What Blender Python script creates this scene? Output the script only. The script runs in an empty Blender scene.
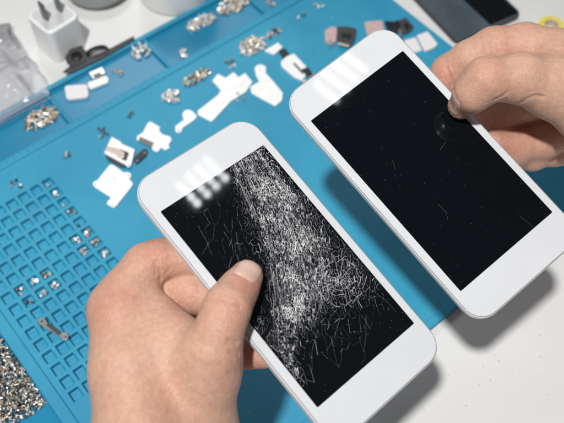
# Phone repair desk: two bare phone fronts held by two hands over a blue parts mat.
import bpy, bmesh, math, random
import numpy as np
from mathutils import Vector, Matrix, Euler
from mathutils.geometry import delaunay_2d_cdt

random.seed(7)
rng = np.random.default_rng(11)
MM = 0.001                                     # everything below is written in millimetres
scene = bpy.context.scene
COL = scene.collection

# ------------------------------------------------------------------ survey of the place
FPX = 800.0
CR = np.array([[0.9993908, -0.0348995, 0.0], [0.0293471, 0.8403913, -0.541185], [0.0188871, 0.5408553, 0.8409036]])
CC = np.array([0.0, 0.0, 431.44])
TH = 0.718547
UD = np.array([math.cos(TH), math.sin(TH)])
VD = np.array([math.sin(TH), -math.cos(TH)])

def at(px, py, z=0.0):
    d = CR @ np.array([(px - 282) / FPX, -(py - 211.5) / FPX, -1.0])
    return CC + (z - CC[2]) / d[2] * d

def ray(px, py):
    d = CR @ np.array([(px - 282) / FPX, -(py - 211.5) / FPX, -1.0])
    return d / np.linalg.norm(d)

def mat_pt(u, v, z=0.0):                       # repair-mat axes -> desk axes
    p = u * UD + v * VD
    return np.array([p[0], p[1], z])

LT = np.array([3.74, 165.10, 130.30])
LR = np.array([[0.71737, -0.65818, 0.22842], [0.69418, 0.70308, -0.15425], [-0.05907, 0.26922, 0.96127]])
RT = np.array([68.24, 220.95, 131.52])
RR = np.array([[0.74870, -0.66178, 0.03863], [0.64516, 0.71402, -0.27192], [0.15237, 0.22851, 0.96154]])

def tilt_x(R, deg):
    c, s_ = math.cos(math.radians(deg)), math.sin(math.radians(deg))
    return np.array([[1, 0, 0], [0, c, -s_], [0, s_, c]]) @ R
LR = tilt_x(LR, -1.1); RR = tilt_x(RR, 1.2)

def on_panel(px, py, t, R, up=0.0):            # a point on a phone's glass (plus `up` mm along its normal)
    d = ray(px, py); n = R[:, 2]; o = t + n * up
    return CC + ((o - CC) @ n) / (d @ n) * d

def panel_local(px, py, t, R):
    return (R.T @ (on_panel(px, py, t, R) - t))[:2]

# ------------------------------------------------------------------ materials
def mat_new(name):
    m = bpy.data.materials.new(name); m.use_nodes = True
    nt = m.node_tree
    return m, nt, nt.nodes['Principled BSDF']

def N(nt, typ, **kw):
    n = nt.nodes.new(typ)
    for k, v in kw.items():
        if k in n.inputs: n.inputs[k].default_value = v
        else: setattr(n, k, v)
    return n

def ramp(nt, src, stops):
    r = nt.nodes.new('ShaderNodeValToRGB')
    e = r.color_ramp.elements
    while len(e) < len(stops): e.new(0.5)
    for el, (p, c) in zip(e, stops):
        el.position = p; el.color = (*c, 1) if len(c) == 3 else c
    nt.links.new(src, r.inputs[0])
    return r.outputs[0]

def simple(name, col, rough=0.5, metal=0.0, var=0.06, scale=400.0, bump=0.0, bscale=3000.0, **kw):
    m, nt, b = mat_new(name)
    tc = N(nt, 'ShaderNodeTexCoord')
    nz = N(nt, 'ShaderNodeTexNoise', Scale=scale, Detail=5.0)
    nt.links.new(tc.outputs['Object'], nz.inputs['Vector'])
    lo = tuple(max(0, c * (1 - var)) for c in col); hi = tuple(min(1, c * (1 + var)) for c in col)
    nt.links.new(ramp(nt, nz.outputs[0], [(0.3, lo), (0.7, hi)]), b.inputs['Base Color'])
    b.inputs['Roughness'].default_value = rough
    b.inputs['Metallic'].default_value = metal
    for k, v in kw.items(): b.inputs[k.replace('_', ' ')].default_value = v
    if bump:
        n2 = N(nt, 'ShaderNodeTexNoise', Scale=bscale, Detail=3.0)
        nt.links.new(tc.outputs['Object'], n2.inputs['Vector'])
        bp = N(nt, 'ShaderNodeBump', Strength=bump, Distance=0.0003)
        nt.links.new(n2.outputs[0], bp.inputs['Height']); nt.links.new(bp.outputs[0], b.inputs['Normal'])
    return m

M = {}
M['table'] = simple('white_table', (0.70, 0.70, 0.69), 0.38, var=0.04, scale=12, bump=0.05, bscale=900)
def rubber():
    m, nt, b = mat_new('blue_silicone')
    tc = N(nt, 'ShaderNodeTexCoord')
    n1 = N(nt, 'ShaderNodeTexNoise', Scale=9.0, Detail=6.0, Roughness=0.6)
    n2 = N(nt, 'ShaderNodeTexNoise', Scale=900.0, Detail=4.0)
    n3 = N(nt, 'ShaderNodeTexNoise', Scale=60.0, Detail=8.0, Roughness=0.75)
    for n in (n1, n2, n3): nt.links.new(tc.outputs['Object'], n.inputs['Vector'])
    c1 = ramp(nt, n1.outputs[0], [(0.3, (0.016, 0.235, 0.40)), (0.7, (0.040, 0.34, 0.51))])
    sp = ramp(nt, n3.outputs[0], [(0.66, (0, 0, 0)), (0.74, (1, 1, 1))])           # pale scuffs and dust
    mx = N(nt, 'ShaderNodeMix', data_type='RGBA')
    ml = N(nt, 'ShaderNodeMath', operation='MULTIPLY'); ml.inputs[1].default_value = 0.22
    nt.links.new(sp, ml.inputs[0]); nt.links.new(ml.outputs[0], mx.inputs[0])
    nt.links.new(c1, mx.inputs[6]); mx.inputs[7].default_value = (0.30, 0.48, 0.55, 1)
    nt.links.new(mx.outputs[2], b.inputs['Base Color'])
    n5 = N(nt, 'ShaderNodeTexNoise', Scale=26.0, Detail=7.0, Roughness=0.7); nt.links.new(tc.outputs['Object'], n5.inputs['Vector'])
    stn = ramp(nt, n5.outputs[0], [(0.60, (0, 0, 0)), (0.72, (0.32,) * 3)])      # flux and finger stains
    mx2 = N(nt, 'ShaderNodeMix', data_type='RGBA'); nt.links.new(stn, mx2.inputs[0]); nt.links.new(mx.outputs[2], mx2.inputs[6]); mx2.inputs[7].default_value = (0.10, 0.22, 0.34, 1)
    nt.links.new(mx2.outputs[2], b.inputs['Base Color'])
    nt.links.new(ramp(nt, n1.outputs[0], [(0.2, (0.42,) * 3), (0.8, (0.55,) * 3)]), b.inputs['Roughness'])
    bp = N(nt, 'ShaderNodeBump', Strength=0.12, Distance=0.0002)
    nt.links.new(n2.outputs[0], bp.inputs['Height']); nt.links.new(bp.outputs[0], b.inputs['Normal'])
    return m
M['rubber'] = rubber()
M['rubber_smooth'] = simple('smooth_blue_silicone', (0.012, 0.21, 0.37), 0.3, var=0.08, scale=14, bump=0.08)
M['rubber_mark'] = simple('ruler_print', (0.012, 0.14, 0.27), 0.5)
M['bezel'] = simple('white_bezel_glass', (0.60, 0.61, 0.63), 0.06, var=0.015, scale=60, IOR=1.22)
M['seam'] = simple('grey_seam', (0.22, 0.23, 0.24), 0.5)
M['phone_side'] = simple('white_phone_side', (0.66, 0.67, 0.69), 0.3, var=0.02)
def screen_mat(name, dust, ior):
    m, nt, b = mat_new(name)
    tc = N(nt, 'ShaderNodeTexCoord')
    vo = N(nt, 'ShaderNodeTexVoronoi', Scale=620.0, Randomness=1.0)
    nz = N(nt, 'ShaderNodeTexNoise', Scale=55.0, Detail=4.0)
    sm = N(nt, 'ShaderNodeTexNoise', Scale=40.0, Detail=7.0, Roughness=0.65)
    for n in (vo, nz, sm): nt.links.new(tc.outputs['Object'], n.inputs['Vector'])
    d = ramp(nt, vo.outputs['Distance'], [(0.05, (1, 1, 1)), (0.16, (0, 0, 0))])
    k = ramp(nt, nz.outputs[0], [(0.48, (0, 0, 0)), (0.66, (1, 1, 1))])
    mu = N(nt, 'ShaderNodeMath', operation='MULTIPLY'); nt.links.new(d, mu.inputs[0]); nt.links.new(k, mu.inputs[1])
    m2 = N(nt, 'ShaderNodeMath', operation='MULTIPLY'); m2.inputs[1].default_value = dust; nt.links.new(mu.outputs[0], m2.inputs[0])
    mx = N(nt, 'ShaderNodeMix', data_type='RGBA')
    nt.links.new(m2.outputs[0], mx.inputs[0]); mx.inputs[6].default_value = (0.0035, 0.0045, 0.006, 1); mx.inputs[7].default_value = (0.35, 0.38, 0.4, 1)
    nt.links.new(mx.outputs[2], b.inputs['Base Color'])
    nt.links.new(ramp(nt, sm.outputs[0], [(0.35, (0.03,) * 3), (0.75, (0.07,) * 3)]), b.inputs['Roughness'])
    b.inputs['IOR'].default_value = ior
    return m
M['screen_dusty'] = screen_mat('black_screen_glass_dusty', 0.09, 1.24)
M['screen_cracked'] = screen_mat('black_screen_glass_cracked', 0.3, 1.42)
M['crack'] = simple('white_glass_fracture', (0.82, 0.80, 0.83), 0.35, var=0.10, scale=1500)
def crushed():
    m, nt, b = mat_new('crushed_glass_powder')
    b.inputs['Base Color'].default_value = (0.6, 0.58, 0.63, 1); b.inputs['Roughness'].default_value = 0.3
    tc = N(nt, 'ShaderNodeTexCoord'); nz = N(nt, 'ShaderNodeTexNoise', Scale=1800.0, Detail=3.0)
    nt.links.new(tc.outputs['Object'], nz.inputs['Vector'])
    nt.links.new(ramp(nt, nz.outputs[0], [(0.42, (0.05,) * 3), (0.62, (0.75,) * 3)]), b.inputs['Alpha'])
    return m
M['crushed'] = crushed()
def dimcrack():
    m, nt, b = mat_new('faint_fracture')
    tc = N(nt, 'ShaderNodeTexCoord'); nz = N(nt, 'ShaderNodeTexNoise', Scale=900.0, Detail=3.0)
    nt.links.new(tc.outputs['Object'], nz.inputs['Vector'])
    b.inputs['Base Color'].default_value = (0.7, 0.72, 0.76, 1); b.inputs['Roughness'].default_value = 0.3
    nt.links.new(ramp(nt, nz.outputs[0], [(0.35, (0.12,) * 3), (0.65, (0.6,) * 3)]), b.inputs['Alpha'])
    return m
M['crack_dim'] = dimcrack()
M['hairline'] = simple('grey_hairline', (0.58, 0.59, 0.61), 0.3)
M['scratch'] = simple('grey_scratch', (0.16, 0.17, 0.18), 0.4)
M['steel'] = simple('bright_steel', (0.85, 0.84, 0.82), 0.36, 0.75, var=0.1, scale=800)
M['brass'] = simple('warm_steel', (0.74, 0.65, 0.52), 0.36, 0.75, var=0.15, scale=800)
M['gunmetal'] = simple('dark_steel', (0.22, 0.22, 0.23), 0.34, 0.8, var=0.2, scale=800)
M['plate'] = simple('matt_white_metal', (0.88, 0.88, 0.87), 0.42, 0.0, var=0.03, scale=300, bump=0.05)
M['silver'] = simple('silver_plate', (0.62, 0.62, 0.60), 0.34, 1.0, var=0.08)
M['black'] = simple('black_plastic', (0.012, 0.012, 0.014), 0.4, var=0.3)
M['darkgrey'] = simple('dark_grey_film', (0.05, 0.05, 0.055), 0.5, var=0.2)
M['midgrey'] = simple('grey_film', (0.17, 0.18, 0.18), 0.5, var=0.2, scale=2500)
M['cream'] = simple('cream_film', (0.62, 0.52, 0.42), 0.5)
M['pink'] = simple('pinkish_copper_film', (0.55, 0.40, 0.38), 0.5, var=0.1)
M['foam'] = simple('white_foam', (0.78, 0.76, 0.77), 0.8, var=0.03, bump=0.2)
M['charger'] = simple('white_glossy_plastic', (0.84, 0.84, 0.83), 0.22, var=0.01)
M['charger_face'] = simple('pale_grey_plastic', (0.56, 0.57, 0.57), 0.35, var=0.02)
M['prong'] = simple('dull_nickel', (0.22, 0.22, 0.22), 0.35, 1.0)
M['slate'] = simple('slate_glass', (0.075, 0.10, 0.12), 0.22, var=0.25, scale=25)
M['blackglass'] = simple('black_glass', (0.005, 0.006, 0.008), 0.12)
M['jar'] = simple('white_jar_plastic', (0.84, 0.83, 0.82), 0.35, var=0.02)
M['jar_print'] = simple('faded_print', (0.55, 0.42, 0.46), 0.5, var=0.2)
M['dish'] = simple('grey_translucent_dish', (0.36, 0.38, 0.37), 0.25, Transmission_Weight=0.25)
M['yellow'] = simple('yellow_plastic', (0.80, 0.66, 0.06), 0.45)
def bagmat():
    m, nt, b = mat_new('clear_plastic_film')
    nt.nodes.remove(b)
    out = nt.nodes['Material Output']
    tr = N(nt, 'ShaderNodeBsdfTransparent'); tr.inputs[0].default_value = (0.98, 0.98, 0.99, 1)
    gl = N(nt, 'ShaderNodeBsdfGlossy'); gl.inputs['Roughness'].default_value = 0.13
    df = N(nt, 'ShaderNodeBsdfDiffuse'); df.inputs[0].default_value = (0.9, 0.9, 0.92, 1)
    tl = N(nt, 'ShaderNodeBsdfTranslucent'); tl.inputs[0].default_value = (0.9, 0.9, 0.92, 1)
    fr = N(nt, 'ShaderNodeFresnel'); fr.inputs[0].default_value = 1.36
    m0 = N(nt, 'ShaderNodeMixShader'); m0.inputs[0].default_value = 0.5
    m1 = N(nt, 'ShaderNodeMixShader'); m1.inputs[0].default_value = 0.25
    m2 = N(nt, 'ShaderNodeMixShader')
    nt.links.new(df.outputs[0], m0.inputs[1]); nt.links.new(tl.outputs[0], m0.inputs[2])
    nt.links.new(tr.outputs[0], m1.inputs[1]); nt.links.new(m0.outputs[0], m1.inputs[2])
    nt.links.new(fr.outputs[0], m2.inputs[0]); nt.links.new(m1.outputs[0], m2.inputs[1]); nt.links.new(gl.outputs[0], m2.inputs[2])
    nt.links.new(m2.outputs[0], out.inputs[0])
    return m
M['bag'] = bagmat()
def skin(name, base, red):
    m, nt, b = mat_new(name)
    tc = N(nt, 'ShaderNodeTexCoord')
    n1 = N(nt, 'ShaderNodeTexNoise', Scale=45.0, Detail=5.0, Roughness=0.6)
    n2 = N(nt, 'ShaderNodeTexNoise', Scale=420.0, Detail=4.0, Roughness=0.6)
    vo = N(nt, 'ShaderNodeTexVoronoi', Scale=1150.0)
    wp = N(nt, 'ShaderNodeTexNoise', Scale=260.0, Detail=2.0)
    for n in (n1, n2, wp, vo): nt.links.new(tc.outputs['Object'], n.inputs['Vector'])
    mix = N(nt, 'ShaderNodeMix', data_type='RGBA')
    mix.inputs[6].default_value = (*base, 1); mix.inputs[7].default_value = (*red, 1)
    ad = N(nt, 'ShaderNodeAttribute', attribute_name='flush')
    f1 = N(nt, 'ShaderNodeMath', operation='MULTIPLY_ADD'); f1.inputs[1].default_value = 0.9
    nt.links.new(ramp(nt, n1.outputs[0], [(0.30, (0, 0, 0)), (0.75, (0.50,) * 3)]), f1.inputs[2])
    nt.links.new(ad.outputs['Fac'], f1.inputs[0]); f1.use_clamp = True
    nt.links.new(f1.outputs[0], mix.inputs[0])
    mt = N(nt, 'ShaderNodeMix', data_type='RGBA', blend_type='MULTIPLY'); mt.inputs[0].default_value = 1.0
    nt.links.new(mix.outputs[2], mt.inputs[6])
    nt.links.new(ramp(nt, n2.outputs[0], [(0.3, (0.84, 0.81, 0.79)), (0.7, (1.0, 1.0, 1.0))]), mt.inputs[7])
    nt.links.new(mt.outputs[2], b.inputs['Base Color'])
    b.inputs['Roughness'].default_value = 0.56
    b.inputs['Subsurface Weight'].default_value = 0.22
    b.inputs['Subsurface Radius'].default_value = (1.0, 0.36, 0.2)
    b.inputs['Subsurface Scale'].default_value = 0.0032
    b.inputs['Specular IOR Level'].default_value = 0.42
    h = N(nt, 'ShaderNodeMath', operation='ADD')
    nt.links.new(vo.outputs['Distance'], h.inputs[0]); nt.links.new(n2.outputs[0], h.inputs[1])
    b1 = N(nt, 'ShaderNodeBump', Strength=0.45, Distance=0.0003); nt.links.new(h.outputs[0], b1.inputs['Height'])
    b2 = N(nt, 'ShaderNodeBump', Strength=0.20, Distance=0.0009)
    nt.links.new(wp.outputs[0], b2.inputs['Height']); nt.links.new(b1.outputs[0], b2.inputs['Normal'])
    nt.links.new(b2.outputs[0], b.inputs['Normal'])
    return m
M['skin'] = skin('skin', (0.61, 0.385, 0.28), (0.55, 0.25, 0.185))
M['nail'] = simple('fingernail', (0.66, 0.44, 0.36), 0.32, var=0.05, scale=150, Subsurface_Weight=0.2, Subsurface_Scale=0.002)

# ------------------------------------------------------------------ mesh helpers (all take mm)
class MB:
    def __init__(s): s.v = []; s.f = []; s.m = []
    def add(s, vs, fs, mi=0):
        o = len(s.v); s.v += [tuple(map(float, p)) for p in vs]
        for f in fs: s.f.append(tuple(i + o for i in f)); s.m.append(mi)
    def prism(s, poly, z0, z1, mi=0, fn=None):               # poly: list of (x, y)
        n = len(poly)
        a = sum(poly[i][0] * poly[(i + 1) % n][1] - poly[(i + 1) % n][0] * poly[i][1] for i in range(n))
        if a < 0: poly = poly[::-1]
        fn = fn or (lambda p: p)
        vs = [fn((p[0], p[1], z0)) for p in poly] + [fn((p[0], p[1], z1)) for p in poly]
        fs = [tuple(range(n - 1, -1, -1)), tuple(range(n, 2 * n))] + [(i, (i + 1) % n, n + (i + 1) % n, n + i) for i in range(n)]
        s.add(vs, fs, mi)
    def box(s, c, d, R=None, mi=0):
        x, y, z = d[0] / 2, d[1] / 2, d[2] / 2
        vs = [np.array(q) for q in [(-x, -y, -z), (x, -y, -z), (x, y, -z), (-x, y, -z), (-x, -y, z), (x, -y, z), (x, y, z), (-x, y, z)]]
        if R is not None: vs = [R @ q for q in vs]
        s.add([q + np.array(c) for q in vs], [(0, 3, 2, 1), (4, 5, 6, 7), (0, 1, 5, 4), (1, 2, 6, 5), (2, 3, 7, 6), (3, 0, 4, 7)], mi)
    def lathe(s, prof, c=(0, 0, 0), n=24, R=None, mi=0, cap=True):
        vs = []; fs = []
        for r, z in prof:
            for k in range(n):
                a = 2 * math.pi * k / n; q = np.array([r * math.cos(a), r * math.sin(a), z])
                if R is not None: q = R @ q
                vs.append(q + np.array(c))
        for i in range(len(prof) - 1):
            for k in range(n):
                fs.append((i * n + k, i * n + (k + 1) % n, (i + 1) * n + (k + 1) % n, (i + 1) * n + k))
        if cap:
            fs.append(tuple(range(n - 1, -1, -1))); o = (len(prof) - 1) * n; fs.append(tuple(range(o, o + n)))
        s.add(vs, fs, mi)
    def build(s, name, mats, parent=None, smooth=False, bevel=0.0, seg=2):
        me = bpy.data.meshes.new(name)
        me.from_pydata([(x * MM, y * MM, z * MM) for x, y, z in s.v], [], s.f)
        if not isinstance(mats, (list, tuple)): mats = [mats]
        for m in mats: me.materials.append(m)
        for p, mi in zip(me.polygons, s.m): p.material_index = mi; p.use_smooth = smooth
        me.update()
        o = bpy.data.objects.new(name, me); COL.objects.link(o)
        if bevel:
            b = o.modifiers.new('Bevel', 'BEVEL'); b.width = bevel * MM; b.segments = seg; b.limit_method = 'ANGLE'; b.angle_limit = math.radians(35)
            for p in me.polygons: p.use_smooth = True
            o.modifiers.new('wn', 'WEIGHTED_NORMAL')
        if parent is not None: o.parent = parent
        return o

def tag(o, label=None, cat=None, group=None, kind=None):
    if label: o['label'] = label
    if cat: o['category'] = cat
    if group: o['group'] = group
    if kind: o['kind'] = kind
    return o

def empty(name, label, cat, pos, rot=None, group=None):
    o = bpy.data.objects.new(name, None); COL.objects.link(o)
    mw = Matrix.Identity(4)
    if rot is not None: mw = Matrix([list(r) for r in rot]).to_4x4()
    mw.translation = Vector(pos) * MM
    o.matrix_world = mw
    o.empty_display_size = 0.01
    return tag(o, label, cat, group)

def rrect(w, h, r, n=8):
    pts = []
    for cx, cy, a0 in ((w / 2 - r, h / 2 - r, 0), (-w / 2 + r, h / 2 - r, 90), (-w / 2 + r, -h / 2 + r, 180), (w / 2 - r, -h / 2 + r, 270)):
        for k in range(n + 1):
            a = math.radians(a0 + 90 * k / n); pts.append((cx + r * math.cos(a), cy + r * math.sin(a)))
    return pts

def rotz(a): c, s = math.cos(a), math.sin(a); return np.array([[c, -s, 0], [s, c, 0], [0, 0, 1]])
ROTM = np.array([[UD[0], -UD[1], 0], [UD[1], UD[0], 0], [0, 0, 1]])      # box axes: x along u, y along -v

# ------------------------------------------------------------------ table
b = MB(); b.box((0, 350, -15), (2400, 2000, 30))
tag(b.build('table', M['table'], bevel=3), kind='structure')

# ------------------------------------------------------------------ repair mat
ZW = 4.0
mat = empty('repair_mat', 'large blue silicone repair mat with small square pits and part trays', 'mat', mat_pt(145, -240, 0), ROTM)
U0, U1, V0, V1 = -80.0, 370.0, -390.0, -90.0
CELLS = []
for j in range(15):
    for i in range(8):
        sk = 0.10 * (j - 7) * 0.5
        CELLS.append((77.4 - 8.72 * i + sk * 0.0, -319.0 + 9.5 * j))
def stepped(rects, base_h, u0, u1, v0, v1):
    """slab whose top steps down into the listed rectangles (a, b, c, d, height)"""
    us = sorted({u0, u1} | {r[0] for r in rects} | {r[1] for r in rects})
    vs = sorted({v0, v1} | {r[2] for r in rects} | {r[3] for r in rects})
    nu, nv = len(us) - 1, len(vs) - 1
    Hh = np.full((nu, nv), base_h)
    for a, bb, c, d, h in rects:
        ia, ib, ic, id_ = us.index(a), us.index(bb), vs.index(c), vs.index(d)
        Hh[ia:ib, ic:id_] = h
    verts = {}; vl = []; fs = []
    def vid(i, j, h):
        k = (i, j, round(h, 4))
        if k not in verts: verts[k] = len(vl); vl.append((us[i] - 145, -(vs[j] + 240), h))
        return verts[k]
    def wall(i0, j0, i1, j1, ha, hb):            # side wall between two heights along one grid edge
        if abs(ha - hb) < 1e-6: return
        fs.append((vid(i0, j0, hb), vid(i1, j1, hb), vid(i1, j1, ha), vid(i0, j0, ha)))
    g = lambda i, j: Hh[i, j] if 0 <= i < nu and 0 <= j < nv else 0.0
    for i in range(nu):
        for j in range(nv):
            h = Hh[i, j]
            fs.append((vid(i, j, h), vid(i, j + 1, h), vid(i + 1, j + 1, h), vid(i + 1, j, h)))
    for i in range(nu + 1):
        for j in range(nv): wall(i, j, i, j + 1, g(i - 1, j), g(i, j))
    for i in range(nu):
        for j in range(nv + 1): wall(i, j, i + 1, j, g(i, j), g(i, j - 1))
    return vl, fs
rects = [(-75.0, 366.0, -386.0, -352.0, 1.6), (-75.0, 2.0, -342.0, -95.0, 1.4), (9.0, 365.0, -346.0, -95.0, 4.0)]
for cu, cv in CELLS: rects.append((cu - 3.0, cu + 3.0, cv - 3.4, cv + 3.4, 0.4))
vl, fs = stepped(rects, 5.2, U0, U1, V0, V1)
b = MB(); b.add(vl, fs)
body = b.build('tray_body', [M['rubber'], M['rubber_smooth']], mat)
for p in body.data.polygons:                   # the two long part trays have a smooth, deeper blue floor
    if abs(p.center.z - 1.6 * MM) < 1e-5 or abs(p.center.z - 1.4 * MM) < 1e-5: p.material_index = 1
bm = bmesh.new(); bm.from_mesh(body.data); bmesh.ops.recalc_face_normals(bm, faces=bm.faces); bm.to_mesh(body.data); bm.free()
bv = body.modifiers.new('Bevel', 'BEVEL'); bv.width = 0.65 * MM; bv.segments = 3; bv.limit_method = 'ANGLE'; bv.angle_limit = math.radians(40)
for p in body.data.polygons: p.use_smooth = True
body.modifiers.new('wn', 'WEIGHTED_NORMAL')
for u in (32, 115, 197, 285):
    b = MB(); b.box((u - 145, -(-369 + 240), 3.3), (2.6, 33.6, 3.4)); b.build('divider', M['rubber'], mat, bevel=0.8)
b = MB()
for k in range(0, 86):
    L = 5.0 if k % 10 == 0 else (3.6 if k % 5 == 0 else 2.4)
    b.box((-70 + 5 * k - 145, -(-351.2 + L / 2 + 240) , 5.215), (0.35, L, 0.02))
b.build('ruler_marks', M['rubber_mark'], mat)

# ------------------------------------------------------------------ phones
def phone(label, T, R, scr):
    root = empty('phone', label, 'phone', T, R)
    b = MB()
    b.prism(rrect(67.2, 138.4, 10.5), -4.6, -0.35)
    b.build('side_frame', M['phone_side'], root, bevel=0.9, seg=3)
    b = MB(); b.prism(rrect(66.35, 137.55, 10.1), -0.5, -0.31); b.build('seam', M['seam'], root)
    b = MB(); b.prism(rrect(65.8, 137.0, 9.8), -0.6, 0.0)
    b.build('white_bezel', M['bezel'], root, bevel=0.3)
    b = MB(); b.prism(rrect(58.5, 104, 0.5, 2), -0.3, 0.05)
    s = b.build('screen', scr, root)
    return root, s
left_phone, lscr = phone('white phone with a badly shattered black screen, thumb pressing on it', LT, LR, M['screen_cracked'])
right_phone, rscr = phone('white phone with an unbroken dusty black screen', RT, RR, M['screen_dusty'])

def ribbon(b, pts, w0, w1, z, mi=0):
    pts = [np.array(p, float) for p in pts]; n = len(pts); vs = []
    for i, p in enumerate(pts):
        d = pts[min(i + 1, n - 1)] - pts[max(i - 1, 0)]; d /= (np.linalg.norm(d) + 1e-9)
        q = np.array([-d[1], d[0]]); w = (w0 + (w1 - w0) * i / max(1, n - 1)) / 2
        vs += [(*(p + q * w), z), (*(p - q * w), z)]
    b.add(vs, [(2 * i, 2 * i + 1, 2 * i + 3, 2 * i + 2) for i in range(n - 1)], mi)

# the fracture web: shards (Delaunay in a space stretched along the break) plus long strands
SPINE = [(245, 148, 20), (249, 158, 21), (262, 180, 23), (276, 205, 28), (290, 232, 31), (300, 258, 33), (305, 285, 30), (297, 308, 24), (287, 332, 17), (283, 356, 11), (300, 384, 6)]
def dens_px(x, y):
    best = 0.0; d2 = 0
    for (x0, y0, h0), (x1, y1, h1) in zip(SPINE[:-1], SPINE[1:]):
        t = ((x - x0) * (x1 - x0) + (y - y0) * (y1 - y0)) / ((x1 - x0) ** 2 + (y1 - y0) ** 2); t = min(1, max(0, t))
        d = math.hypot(x - x0 - t * (x1 - x0), y - y0 - t * (y1 - y0)) / (h0 + t * (h1 - h0))
        fall = 1.0 if y0 < 290 else 0.62
        best = max(best, fall * math.exp(-(d * 0.97) ** 2.8))
    w = math.hypot((x - 338) / 46, (y - 272) / 44)                      # the looser web round the second hit
    best = max(best, 0.45 * math.exp(-w ** 3))
    w = math.hypot((x - 310) / 40, (y - 330) / 40); best = max(best, 0.10 * math.exp(-w ** 3))
    for cx, cy, rr, k in ((180, 245, 12, .07), (215, 238, 20, .05), (234, 246, 16, .12), (206, 222, 16, .03), (270, 345, 13, .55), (258, 325, 10, .45)):
        w = math.hypot((x - cx) / rr, (y - cy) / rr); best = max(best, k * math.exp(-w ** 3))
    return best
def to_px(l):                                  # glass-local -> picture position, only used to look up the break's density
    P = LR @ np.array([l[0], l[1], 0]) + LT; q = CR.T @ (P - CC)
    return 282 + FPX * q[0] / -q[2], 211.5 - FPX * q[1] / -q[2]
fl = panel_local(283, 350, LT, LR) - panel_local(262, 170, LT, LR); FA = math.atan2(fl[1], fl[0])
cf, sf = math.cos(FA), math.sin(FA)
import mathutils.noise as mnoise
STR = 0.50
def shards(n_pts, power, keep, wk, zz, mats):
    pts = []; tries = 0
    while len(pts) < n_pts and tries < 200000:
        tries += 1
        l = (random.uniform(-33, 33), random.uniform(-56, 56))
        if random.random() < max(dens_px(*to_px(l)) ** power, 0.005): pts.append(l)
    st = [Vector(((p[0] * cf + p[1] * sf) * STR, -p[0] * sf + p[1] * cf)) for p in pts]
    vo, ed, fa, *_ = delaunay_2d_cdt(st, [], [], 0, 1e-6)
    cen = []
    for f in fa:                               # cell corners: circumcentres of the triangles
        (ax, ay), (bx, by), (cx, cy) = [vo[i][:] for i in f]
        d = 2 * (ax * (by - cy) + bx * (cy - ay) + cx * (ay - by)) or 1e-9
        ux = ((ax * ax + ay * ay) * (by - cy) + (bx * bx + by * by) * (cy - ay) + (cx * cx + cy * cy) * (ay - by)) / d
        uy = ((ax * ax + ay * ay) * (cx - bx) + (bx * bx + by * by) * (ax - cx) + (cx * cx + cy * cy) * (bx - ax)) / d
        u = ux / STR; cen.append(np.array([u * cf - uy * sf, u * sf + uy * cf]))
    eg = {}
    for k, f in enumerate(fa):
        for i in range(3): eg.setdefault(tuple(sorted((f[i], f[(i + 1) % 3]))), []).append(k)
    cells = {}
    for k, f in enumerate(fa):
        for i in f: cells.setdefault(i, []).append(k)
    for e_, ks in eg.items():
        if len(ks) != 2: continue
        p, q = cen[ks[0]], cen[ks[1]]; L = np.linalg.norm(p - q)
        if L > 9 or L < 0.05 or max(abs(p[0]), abs(q[0])) > 29.1 or max(abs(p[1]), abs(q[1])) > 51.9: continue
        m_ = (p + q) / 2; d = dens_px(*to_px(m_))
        if random.random() > keep * (0.22 + 0.85 * d ** 0.55): continue
        gl = 0.66 + 0.55 * mnoise.noise(Vector((m_[0] * .16, m_[1] * .10, 2.0))) + 0.5 * mnoise.noise(Vector((m_[0] * .7, m_[1] * .5, 8.0)))  # noise imitates the cracks' uneven glint through width and material
        gl = min(1.3, max(0.3, gl)); w = wk * gl * random.choice([0.5, 0.6, 0.8, 1.0, 1.2, 2.2]) * (0.30 + 0.85 * d)
        t0, t1 = (0, 1) if random.random() < .7 else sorted((random.random() * .5, 0.5 + random.random() * .5))
        ribbon(b, [p + (q - p) * t0, p + (q - p) * t1], w, w * random.uniform(0.3, 1.2), zz, 2 if random.random() > 0.25 + 0.75 * d * gl else random.choice(mats) if gl < .75 else 0)
    for i, ks in cells.items():                # a few cells crushed to powder
        c = np.mean([cen[k] for k in ks], 0); d = dens_px(*to_px(c)) if max(abs(c)) < 70 else 0
        if len(ks) < 4 or random.random() > 0.09 * d ** 2: continue
        r = [cen[k] for k in ks]
        if max(np.linalg.norm(q - c) for q in r) > 1.6 or max(abs(q[0]) for q in r) > 29 or max(abs(q[1]) for q in r) > 51.8: continue
        r.sort(key=lambda q: math.atan2(q[1] - c[1], q[0] - c[0]))
        b.add([(*(c + (q - c) * 0.92), zz - .008) for q in r], [tuple(range(len(r)))], 1)
b = MB()
shards(2700, 0.9, 1.35, 0.135, 0.075, [0, 2])
shards(2200, 1.5, 0.7, 0.07, 0.082, [0, 2])
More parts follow.
